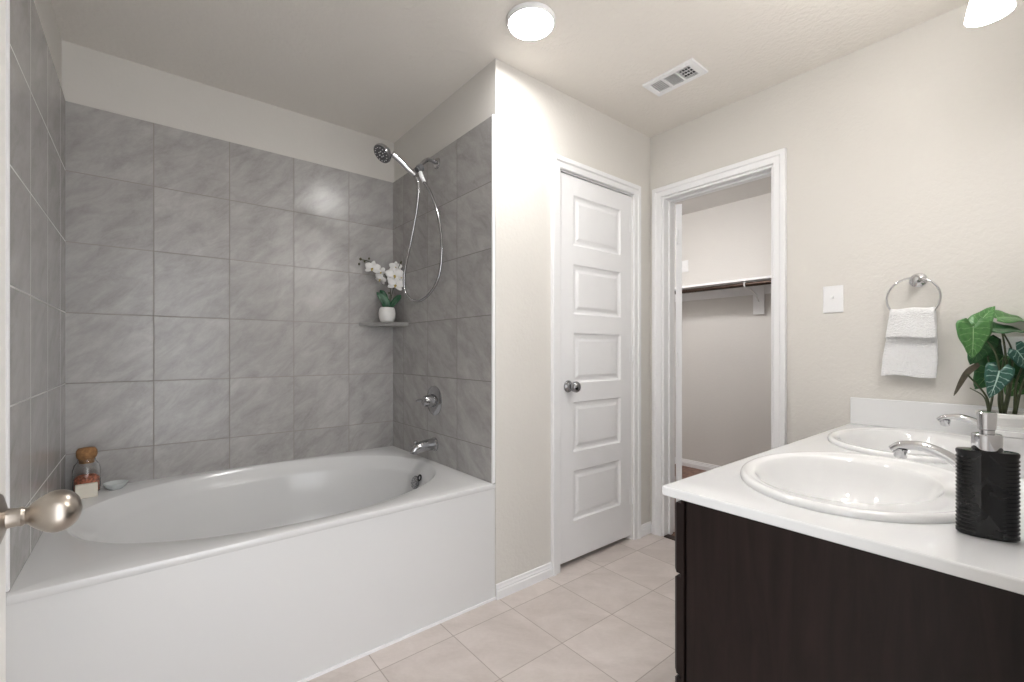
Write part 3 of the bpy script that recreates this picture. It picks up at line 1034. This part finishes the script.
def towel():
    """one sheet over the ring's lower bar: the back flap hangs longer than the front one"""
    prof = []     # (x offset from ring plane, z)
    ztop = RC.z - 0.054
    zb_back, zb_front = 1.016, 1.172
    n1 = 16
    for i in range(n1 + 1):
        prof.append((0.015, zb_back + (ztop - zb_back) * i / n1))
    for i in range(1, 8):
        t = math.pi * i / 8
        prof.append((0.015 * math.cos(t), ztop + 0.013 * math.sin(t)))
    for i in range(n1 + 1):
        prof.append((-0.015, ztop + (zb_front - ztop) * i / n1))
    rows_ = []
    NY = 28
    for x, z in prof:
        back = x > 0.0
        f = max(0.0, (ztop - z) / (ztop - zb_back))
        half = 0.0680 + 0.0170 * min(1, f * 1.4)
        cyy = RC.y + 0.001 + 0.010 * f + (0.006 if back else 0.0) * f
        row = []
        for i in range(NY + 1):
            q = -1 + 2 * i / NY
            bulge = 0.004 * math.sin(q * 5 + z * 21) * min(1, f * 3) + 0.003 * math.sin(q * 11 + 1.3)
            zz = z + (0.004 * math.sin(q * 3.0 + 0.4) if f > 0.2 else 0.003 * math.cos(q * 4))
            sag = -0.004 * (1 - q * q) if abs(z - ztop) < 0.02 else 0
            row.append((RC.x + x - (-0.003 if not back else 0.003) * f - abs(bulge) * (1 if not back else 0.3) * (0.4 if not back else 1), cyy + half * q, zz + sag))
        rows_.append(row)
    return cloth(rows_)


o = obj('hand_towel', towel(), 'towel', smooth=True)
s_ = o.modifiers.new('thick', 'SOLIDIFY'); s_.thickness = 0.010; s_.offset = 0
b_ = o.modifiers.new('round', 'BEVEL'); b_.width = 0.003; b_.segments = 2
tag(o, 'folded white terry hand towel hanging on the towel ring', 'towel')

# ------------------------------------------------------------------ vanity
VXa, VXb = 0.960, XC
CFY = 0.606
vn = thing('vanity_cabinet', 'dark espresso wood vanity cabinet under the white countertop', 'cabinet', ((VXa + VXb) / 2, 0.3, 0))
ZC = CT - 0.022
FY = 0.562
obj('side_panel', boxes((VXa, VXa + 0.018, YW, FY - 0.014, 0.0, ZC), (VXa + 0.012, VXa + 0.018, FY - 0.014, FY - 0.006, 0.0, ZC), (VXa, VXa + 0.018, FY - 0.006, FY, 0.0, ZC)), 'wood', vn)
obj('side_panel', boxes((VXb - 0.018, VXb, YW, FY, 0.0, ZC)), 'wood', vn)
obj('back_panel', boxes((VXa + 0.018, VXb - 0.018, YW, YW + 0.008, 0.10, ZC)), 'wood', vn)
obj('bottom_panel', boxes((VXa + 0.018, VXb - 0.018, YW + 0.008, FY - 0.02, 0.10, 0.118)), 'wood', vn)
obj('toe_kick', boxes((VXa + 0.018, VXb - 0.018, FY - 0.07, FY - 0.055, 0.0, 0.10)), 'wood', vn)
obj('face_frame', boxes((VXa + 0.018, VXa + 0.05, FY - 0.02, FY, 0.10, ZC), (VXb - 0.05, VXb - 0.018, FY - 0.02, FY, 0.10, ZC),
                        (VXa + 0.05, VXb - 0.05, FY - 0.02, FY, ZC - 0.03, ZC), (VXa + 0.05, VXb - 0.05, FY - 0.02, FY, 0.10, 0.13),
                        (1.395, 1.425, FY - 0.02, FY, 0.13, ZC - 0.03), (1.965, 1.995, FY - 0.02, FY, 0.13, ZC - 0.03)), 'wood', vn)


def front(name, xa, xb, za, zb, knob_at):
    bm = bmesh.new()
    y = FY
    loft(bm, [rect(xa, xb, za, zb, y + 0.001), rect(xa, xb, za, zb, y + 0.014), rect(xa, xb, za, zb, y + 0.021, 0.006),
              rect(xa, xb, za, zb, y + 0.021, 0.045), rect(xa, xb, za, zb, y + 0.014, 0.052)], True, True)
    o = obj(name, bm, 'wood', vn)
    bm = bmesh.new()
    lathe(bm, (knob_at[0], y + (0.021 if name == 'door' else 0.014), knob_at[1]), (0, 1, 0), [(0.006, 0), (0.005, 0.012), (0.014, 0.018), (0.013, 0.026), (0.001, 0.029)], 16)
    obj('knob', bm, 'nickel', o, smooth=True, auto=40)
    return o


for za, zb in ((0.602, 0.766), (0.366, 0.594), (0.125, 0.358)):
    front('drawer', VXa + 0.004, 1.405, za, zb, ((VXa + 1.405) / 2, (za + zb) / 2))
    front('drawer', 1.985, VXb - 0.012, za, zb, ((1.985 + VXb) / 2, (za + zb) / 2))
front('door', 1.413, 1.693, 0.125, 0.766, (1.668, 0.60))
front('door', 1.697, 1.977, 0.125, 0.766, (1.722, 0.60))

S1, S2, SY, SA, SB = 1.348, 2.032, 0.324, 0.312, 0.240
cx0, cx1, cy0, cy1 = 0.948, XC, YW, CFY
ctop = thing('vanity_countertop', 'glossy white countertop over the dark vanity', 'countertop', ((cx0 + cx1) / 2, 0.31, ZC))
bm = bmesh.new()
xm = (S1 + S2) / 2
for sx, a, b in ((S1, cx0, xm), (S2, xm, cx1)):
    ho = sell(sx, SY, SA - 0.025, SB - 0.025, CT, 96)
    hi = rect_ring(sx, SY, a, b, cy0, cy1, CT, ho)
    lo = [Vector((p.x, p.y, ZC)) for p in hi]
    hl = [Vector((p.x, p.y, ZC)) for p in ho]
    R = loft(bm, [hl, ho, hi])
    R2 = loft(bm, [lo, hl])
    # outer walls except the shared seam
    A = [bm.verts.new(p) for p in hi]; B = [bm.verts.new(p) for p in lo]
    for i in range(96):
        j = (i + 1) % 96
        if abs(hi[i].x - xm) < 1e-6 and abs(hi[j].x - xm) < 1e-6: continue
        bm.faces.new((A[i], A[j], B[j], B[i]))
bmesh.ops.remove_doubles(bm, verts=bm.verts, dist=1e-5)
obj('slab', bm, 'counter', ctop, bevel=0.004, seg=3)
obj('side_splash', boxes((XC - 0.020, XC, YW, CFY - 0.004, CT + 0.0002, CT + 0.116)), 'counter', ctop, bevel=0.003)
obj('backsplash', boxes((cx0, XC - 0.0205, YW, YW + 0.006, CT + 0.0002, CT + 0.116)), 'counter', ctop, bevel=0.002)


def make_sink(cx, label):
    t = thing('sink', label, 'sink', (cx, SY, CT), 'drop-in sinks in the vanity top')
    bm = bmesh.new()
    rr = [(1.000, 0.0003, 0), (1.002, 0.006, 0), (0.992, 0.0115, 0), (0.975, 0.0145, 0), (0.955, 0.0150, 0), (0.935, 0.0135, 0), (0.90, 0.0105, 0)]
    rings = [sell(cx, SY, SA * s, SB * s - (1 - s) * 0.02, CT + z, 96) for s, z, _ in rr]
    bo = [(0.80, 0.0095), (0.785, 0.006), (0.76, -0.004), (0.72, -0.028), (0.66, -0.062), (0.57, -0.095), (0.44, -0.120), (0.28, -0.134), (0.09, -0.140)]
    for s, z in bo:
        rings.append(sell(cx, SY + 0.028, SA * s, SB * s * 0.96, CT + z, 96))
    loft(bm, rings, False, True)
    obj('basin', bm, 'porcelain', t, smooth=True, auto=70)
    bm = bmesh.new()
    lathe(bm, (cx, SY + 0.028, CT - 0.140), (0, 0, 1), [(0.028, 0), (0.028, 0.002), (0.020, 0.004), (0.018, 0.008), (0.001, 0.009)], 24)
    obj('drain', bm, 'chrome', t, smooth=True, auto=40)
    return t


make_sink(S1, 'white oval sink beside the black soap dispenser')
make_sink(S2, 'white oval sink next to the wall splash, behind the nearer sink')


def make_faucet(cx, by, label):
    z0 = CT + 0.0127
    t = thing('faucet', label, 'faucet', (cx, by, z0), 'chrome faucets on the vanity')
    bm = bmesh.new()
    loft(bm, [sell(cx, by, a, b, z0 + z, 40, 2.6) for a, b, z in ((0.070, 0.020, 0), (0.070, 0.020, 0.008), (0.064, 0.018, 0.014), (0.03, 0.017, 0.018))], True, True)
    obj('base_plate', bm, 'chrome', t, smooth=True, auto=40)
    bm = bmesh.new()
    tube(bm, [(cx, by - 0.002, z0 + 0.010), (cx, by + 0.008, z0 + 0.040), (cx, by + 0.040, z0 + 0.073), (cx, by + 0.085, z0 + 0.092),
              (cx, by + 0.122, z0 + 0.090), (cx, by + 0.142, z0 + 0.078)], [0.022, 0.019, 0.0155, 0.0145, 0.0135, 0.010], 20, 8, 0.75, side=(1, 0, 0))
    obj('spout', bm, 'chrome', t, smooth=True)
    bm = bmesh.new()
    lathe(bm, (cx, by + 0.124, z0 + 0.082), (0, 0.12, -1), [(0.0125, 0), (0.0125, 0.018), (0.010, 0.021), (0.001, 0.021)], 20)
    obj('aerator', bm, 'chrome', t, smooth=True, auto=40)
    for s in (-1, 1):
        bm = bmesh.new()
        lathe(bm, (cx + s * 0.052, by, z0 + 0.010), (0, 0, 1), [(0.017, 0), (0.014, 0.020), (0.013, 0.036), (0.009, 0.042), (0.001, 0.044)], 20)
        tube(bm, [(cx + s * 0.052, by, z0 + 0.044), (cx + s * 0.070, by + 0.002, z0 + 0.052), (cx + s * 0.092, by + 0.006, z0 + 0.055)], [0.009, 0.006, 0.005], 12, 5, 0.7)
        obj('handle', bm, 'chrome', t, smooth=True, auto=50)
    return t


make_faucet(S1, 0.116, 'chrome arched faucet behind the black soap dispenser')
make_faucet(S2, 0.126, 'chrome arched faucet of the far sink, in front of potted plant')

# ------------------------------------------------------------------ soap dispenser
BX, BY = 1.126, 0.087
sd = thing('soap_dispenser', 'black ribbed glass soap dispenser with a chrome pump', 'soap dispenser', (BX, BY, CT))
bth = math.radians(-8)


def oval(a, b, z, e=2.3, n=72, ribs=0.0):
    out = []
    for i in range(n):
        t = 2 * math.pi * i / n
        c, s = math.cos(t), math.sin(t)
        # ribs on the two flat quarters, smooth bands in the middle
        k = 1 - ribs
        x = a * k * math.copysign(abs(c) ** (2 / e), c)
        y = b * k * math.copysign(abs(s) ** (2 / e), s)
        out.append(Vector((x, y, z)))
    return out


hw, hb = 0.0390, 0.0215
ddir = Vector((math.sin(YAW), -math.cos(YAW), 0))
A = math.radians(-78)
RZ = Matrix.Rotation(A, 4, 'Z')
T_ = Matrix.Translation((BX, BY, CT + 0.0004))
bm = bmesh.new()
HB_ = 0.147
rings = [oval(hw * 0.93, hb * 0.93, 0), oval(hw, hb, 0.003)]
nr = 20
for i in range(nr):
    z = 0.006 + i * (HB_ - 0.014) / nr
    dz = (HB_ - 0.014) / nr
    for fz, rb in ((0.0, 0.0), (0.30, 0.0), (0.45, 0.035), (0.85, 0.035)):
        ring = oval(hw, hb, z + dz * fz)
        if rb:
            ring = [Vector((p.x * (1 - rb), p.y * (1 - rb), p.z)) if abs(p.x) > 0.016 else p for p in ring]
        rings.append(ring)
rings += [oval(hw, hb, HB_ - 0.006), oval(hw, hb, HB_ - 0.002), oval(hw * 0.96, hb * 0.94, HB_), oval(hw * 0.4, hb * 0.7, HB_ + 0.001)]
loft(bm, rings, True, True)
bm.transform(T_ @ RZ)
obj('bottle', bm, 'black', sd, smooth=True, auto=25)
bm = bmesh.new()
cb = Vector((BX, BY, CT + HB_ + 0.001))
lathe(bm, cb, (0, 0, 1), [(0.0185, 0), (0.0195, 0.002), (0.0195, 0.026), (0.0180, 0.028), (0.010, 0.029)], 32)
obj('collar', bm, 'chrome', sd, smooth=True, auto=30)
bm = bmesh.new()
lathe(bm, cb + Vector((0, 0, 0.0285)), (0, 0, 1), [(0.0098, 0), (0.0098, 0.006), (0.0115, 0.008), (0.0125, 0.035), (0.011, 0.037), (0.001, 0.0375)], 28)
pmp = obj('pump', bm, 'chrome', sd, smooth=True, auto=30)
bm = bmesh.new()
u = Vector((0.62, -0.0, 0)).normalized()
c0 = cb + Vector((0, 0, 0.058))
tube(bm, [c0, c0 + u * 0.020 + Vector((0, 0, 0.002)), c0 + u * 0.038 + Vector((0, 0, -0.003)), c0 + u * 0.046 + Vector((0, 0, -0.014))], [0.006, 0.005, 0.0045, 0.004], 12, 5)
obj('nozzle', bm, 'chrome', pmp, smooth=True)

# ------------------------------------------------------------------ marble box and leafy plant
tb = thing('storage_box', 'square white marbled box on the counter beside the plant pot', 'box', (1.755, 0.085, CT))
bx0, bx1, by0, by1 = 1.700, 1.800, 0.034, 0.130
bz0, bz1 = CT + 0.0003, CT + 0.112
PX, PY = 2.300, 0.122
DP = PX * math.cos(YAW) + PY * math.sin(YAW)
mb = mat('pale_marble', (0.70, 0.70, 0.70), 0.2, noise=(22, 0.14))
bm = boxes((bx0, bx1, by0, by1, bz0, bz1 - 0.0125))
obj('body', bm, mb, tb, bevel=0.003)
obj('lid', boxes((bx0 - 0.001, bx1 + 0.001, by0 - 0.001, by1 + 0.001, bz1 - 0.012, bz1 + 0.002)), mb, tb, bevel=0.002)
pl = thing('potted_plant', 'leafy green plant with veined leaves in a white pot on counter', 'plant', (PX, PY, CT))
PR = 0.084
bm = bmesh.new()
lathe(bm, (PX, PY + 0.0, CT + 0.0003), (0, 0, 1), [(0.045, 0), (0.050, 0.004), (0.074, 0.092), (PR, 0.094), (PR, 0.106), (PR - 0.004, 0.109), (PR - 0.010, 0.107), (PR - 0.012, 0.088), (0.001, 0.087)], 48, True, False)
pot = obj('pot', bm, 'pot_white', pl, smooth=True, auto=35)
bm = bmesh.new()
lathe(bm, (PX, PY, CT + 0.092), (0, 0, 1), [(PR - 0.013, 0), (PR - 0.02, 0.006), (0.001, 0.010)], 32)
obj('soil', bm, 'soil', pot, smooth=True)


def heart_leaf(p0, p1, w, m,  face=(-0.72, -0.55, 0.4), lobe=0.28, droop=0.12, fold=0.25, dd=0.0, d1=0.0):
    """p0 base, p1 tip as measured points; w half width; a heart outline with lobes behind the base"""
    w *= 1.0
    a0, a1 = at(p0[0], p0[1], DP + dd), at(p1[0], p1[1], DP + dd + d1)
    n = Vector(face).normalized()
    ax = (a1 - a0)
    L = ax.length
    d = ax.normalized()
    s = d.cross(n).normalized()
    n = s.cross(d).normalized()
    bm = bmesh.new()
    uvl = bm.loops.layers.uv.new('UVMap')
    NU, NV = 16, 10
    V = []
    for i in range(NU + 1):
        t = i / NU
        row = []
        hw_ = w * (math.sin(math.pi * (t ** 0.62)) ** 0.8 * 0.9 + 0.32 * (1 - t) ** 2.5) if 0 < t < 1 else (w * 0.34 if t == 0 else w * 0.01)
        for j in range(NV + 1):
            q = -1 + 2 * j / NV
            back = lobe * L * (abs(q) ** 1.3) * (1 - t) ** 1.6
            p = a0 + d * (L * t - back) + s * (hw_ * q * (1 + 0.35 * (1 - t) ** 3))
            p += n * (-droop * L * (t ** 2) + fold * hw_ * abs(q) - 0.5 * fold * hw_ * q * q * 1.2)
            p += n * (0.02 * L * math.sin(t * 15 + q * 4) * abs(q))
            row.append(bm.verts.new(p))
        V.append(row)
    for i in range(NU):
        for j in range(NV):
            f = bm.faces.new((V[i][j], V[i][j + 1], V[i + 1][j + 1], V[i + 1][j]))
            cs__ = ((i, j), (i, j + 1), (i + 1, j + 1), (i + 1, j))
            for lp, (ii, jj) in zip(f.loops, cs__):
                lp[uvl].uv = (ii / NU, jj / NV)
    o = obj('leaf', bm, m, pl, smooth=True)
    s__ = o.modifiers.new('thick', 'SOLIDIFY'); s__.thickness = 0.0014
    return a0


def stalk(pts, r=0.0032, m='stem'):
    bm = bmesh.new()
    tube(bm, [at(x, y, DP + dd) for x, y, dd in pts], [r * 1.5, r, r * 0.8], 8, 6)
    obj('stalk', bm, m, pl, smooth=True)


heart_leaf((973, 327), (973, 358), 0.043, 'leaf_light', dd=-0.02, lobe=0.30, droop=0.05)
heart_leaf((976, 326), (995, 304), 0.026, 'leaf_light', dd=0.01, lobe=0.1, fold=0.5, face=(-0.5, -0.3, 0.8))
heart_leaf((988, 329), (1034, 326), 0.052, 'leaf_dark', dd=0.02, lobe=0.15, face=(-0.35, -0.25, 0.9), fold=0.6, droop=0.2)
heart_leaf((996, 318), (1040, 312), 0.040, 'leaf_light', dd=0.05, lobe=0.1, face=(-0.45, -0.3, 0.85), fold=0.4, droop=0.3)
heart_leaf((984, 338), (972, 364), 0.040, 'leaf_dark', dd=0.05, lobe=0.2, fold=0.2)
heart_leaf((1004, 356), (978, 388), 0.062, 'leaf_dark', dd=0.05, lobe=0.25, fold=0.15)
heart_leaf((999, 371), (992, 398), 0.033, 'leaf_silver', dd=-0.03, lobe=0.30, fold=0.25, droop=0.15)
heart_leaf((1016, 350), (1036, 374), 0.032, 'leaf_silver', dd=-0.02, lobe=0.2, fold=0.2)
heart_leaf((1022, 378), (1008, 396), 0.045, 'leaf_light', dd=0.04, lobe=0.25, fold=0.2)
heart_leaf((1028, 362), (1030, 392), 0.050, 'leaf_dark', dd=0.03, lobe=0.25, fold=0.2)
heart_leaf((1046, 338), (1070, 352), 0.055, 'leaf_light', dd=-0.03, lobe=0.25, fold=0.2)
strap_leaf(at(979, 364, DP), at(966, 374, DP), at(953.5, 396, DP - 0.01), 0.011, 'drystem', pl)
stalk([(989, 414, 0), (986, 396, 0), (967, 374, 0)])
stalk([(989, 414, 0), (984, 397, 0), (970, 388, 0)], 0.002)
stalk([(1002, 414, 0), (1001, 380, 0.01), (995, 352, 0.01), (982, 336, 0.0)])
stalk([(1004, 414, 0), (1008, 385, 0.01), (1005, 350, 0.01), (1002, 332, 0.02)])
stalk([(1005, 414, 0), (1011, 385, 0.0), (1012, 352, 0.0), (1003, 332, 0.02)], 0.0026)
stalk([(1001, 414, 0), (999, 395, 0), (1004, 357, 0.04)])
stalk([(1015, 414, 0), (1016, 385, 0), (1024, 362, 0.03)])
stalk([(1014, 414, 0), (1018, 395, 0), (1030, 380, 0.03)])
stalk([(1003, 414, 0), (1010, 385, -0.01), (1003, 372, -0.03)], 0.004)
stalk([(1015, 414, 0), (1024, 380, 0), (1046, 338, -0.02)])
stalk([(989, 414, 0.01), (993, 385, 0.03), (984, 340, 0.05)], 0.0026)

# ------------------------------------------------------------------ vanity light
vl = thing('vanity_light', 'chrome wall light bar with white glass shades above the vanity', 'wall light', (1.48, YW, 2.14))
obj('back_plate', boxes((1.10, 1.88, YW, YW + 0.022, 2.115, 2.165)), 'chrome', vl, bevel=0.006)
for i, x in enumerate((1.77, 1.49, 1.21)):
    bm = bmesh.new()
    tube(bm, [(x, YW + 0.02, 2.14), (x, YW + 0.07, 2.165), (x, YW + 0.105, 2.150), (x, YW + 0.112, 2.125)], 0.007, 12, 5)
    ar = obj('arm', bm, 'chrome', vl, smooth=True)
    bm = bmesh.new()
    lathe(bm, (x, YW + 0.112, 2.136), (0, 0, -1), [(0.018, 0), (0.023, 0.010), (0.030, 0.025), (0.038, 0.055), (0.044, 0.085), (0.048, 0.108), (0.045, 0.108),
                                                  (0.042, 0.084), (0.035, 0.054), (0.027, 0.025), (0.019, 0.012), (0.001, 0.009)], 36, True, False)
    obj('glass_shade', bm, 'shade', vl, smooth=True)
    L = bpy.data.lights.new('vanity_bulb', 'POINT')
    L.energy = VANITY_W
    L.color = (1.0, 0.985, 0.965)
    L.shadow_soft_size = 0.03
    lo = bpy.data.objects.new('vanity_bulb', L)
    COL.objects.link(lo)
    lo.parent = vl
    lo.matrix_parent_inverse = Matrix.Translation(vl.location).inverted()
    lo.location = (x, YW + 0.112, 2.055)

# ------------------------------------------------------------------ closet fittings
ZS = 1.690
SX0 = 3.785
y_ = 1.66
sf = thing('closet_shelf', 'white shelf along the closet back wall', 'shelf', (3.93, 1.5, ZS))
obj('board', boxes((SX0, CLX - 0.019, CY0 + 0.001, CY1 - 0.001, ZS, ZS + 0.019)), 'trim', sf, bevel=0.0015)
obj('cleat', boxes((CLX - 0.0185, CLX, CY0 + 0.001, CY1 - 0.001, ZS - 0.085, ZS + 0.0)), 'trim', sf)
rd = bmesh.new()
RX, RZ_ = SX0 + 0.030, ZS - 0.028
lathe(rd, (RX, CY0 + 0.001, RZ_), (0, 1, 0), [(0.0175, 0), (0.0175, CY1 - CY0 - 0.002)], 20)
tag(obj('hanging_rod', rd, 'rod', smooth=True, auto=40), 'dark bronze hanging rod under the closet shelf', 'rod')
bm = bmesh.new()
tube(bm, [(CLX - 0.01, y_, ZS - 0.16), (CLX - 0.10, y_, ZS - 0.085), (RX + 0.026, y_, ZS - 0.045)], 0.006, 8, 4)
torus(bm, (RX, y_, RZ_), (0, 1, 0), 0.0245, 0.0062, 24, 8)
br = obj('bracket', bm, 'trim', sf, smooth=True)
obj('wall_plate', boxes((CLX - 0.026, CLX - 0.0192, y_ - 0.045, y_ + 0.045, ZS - 0.255, ZS - 0.001)), 'trim', sf)
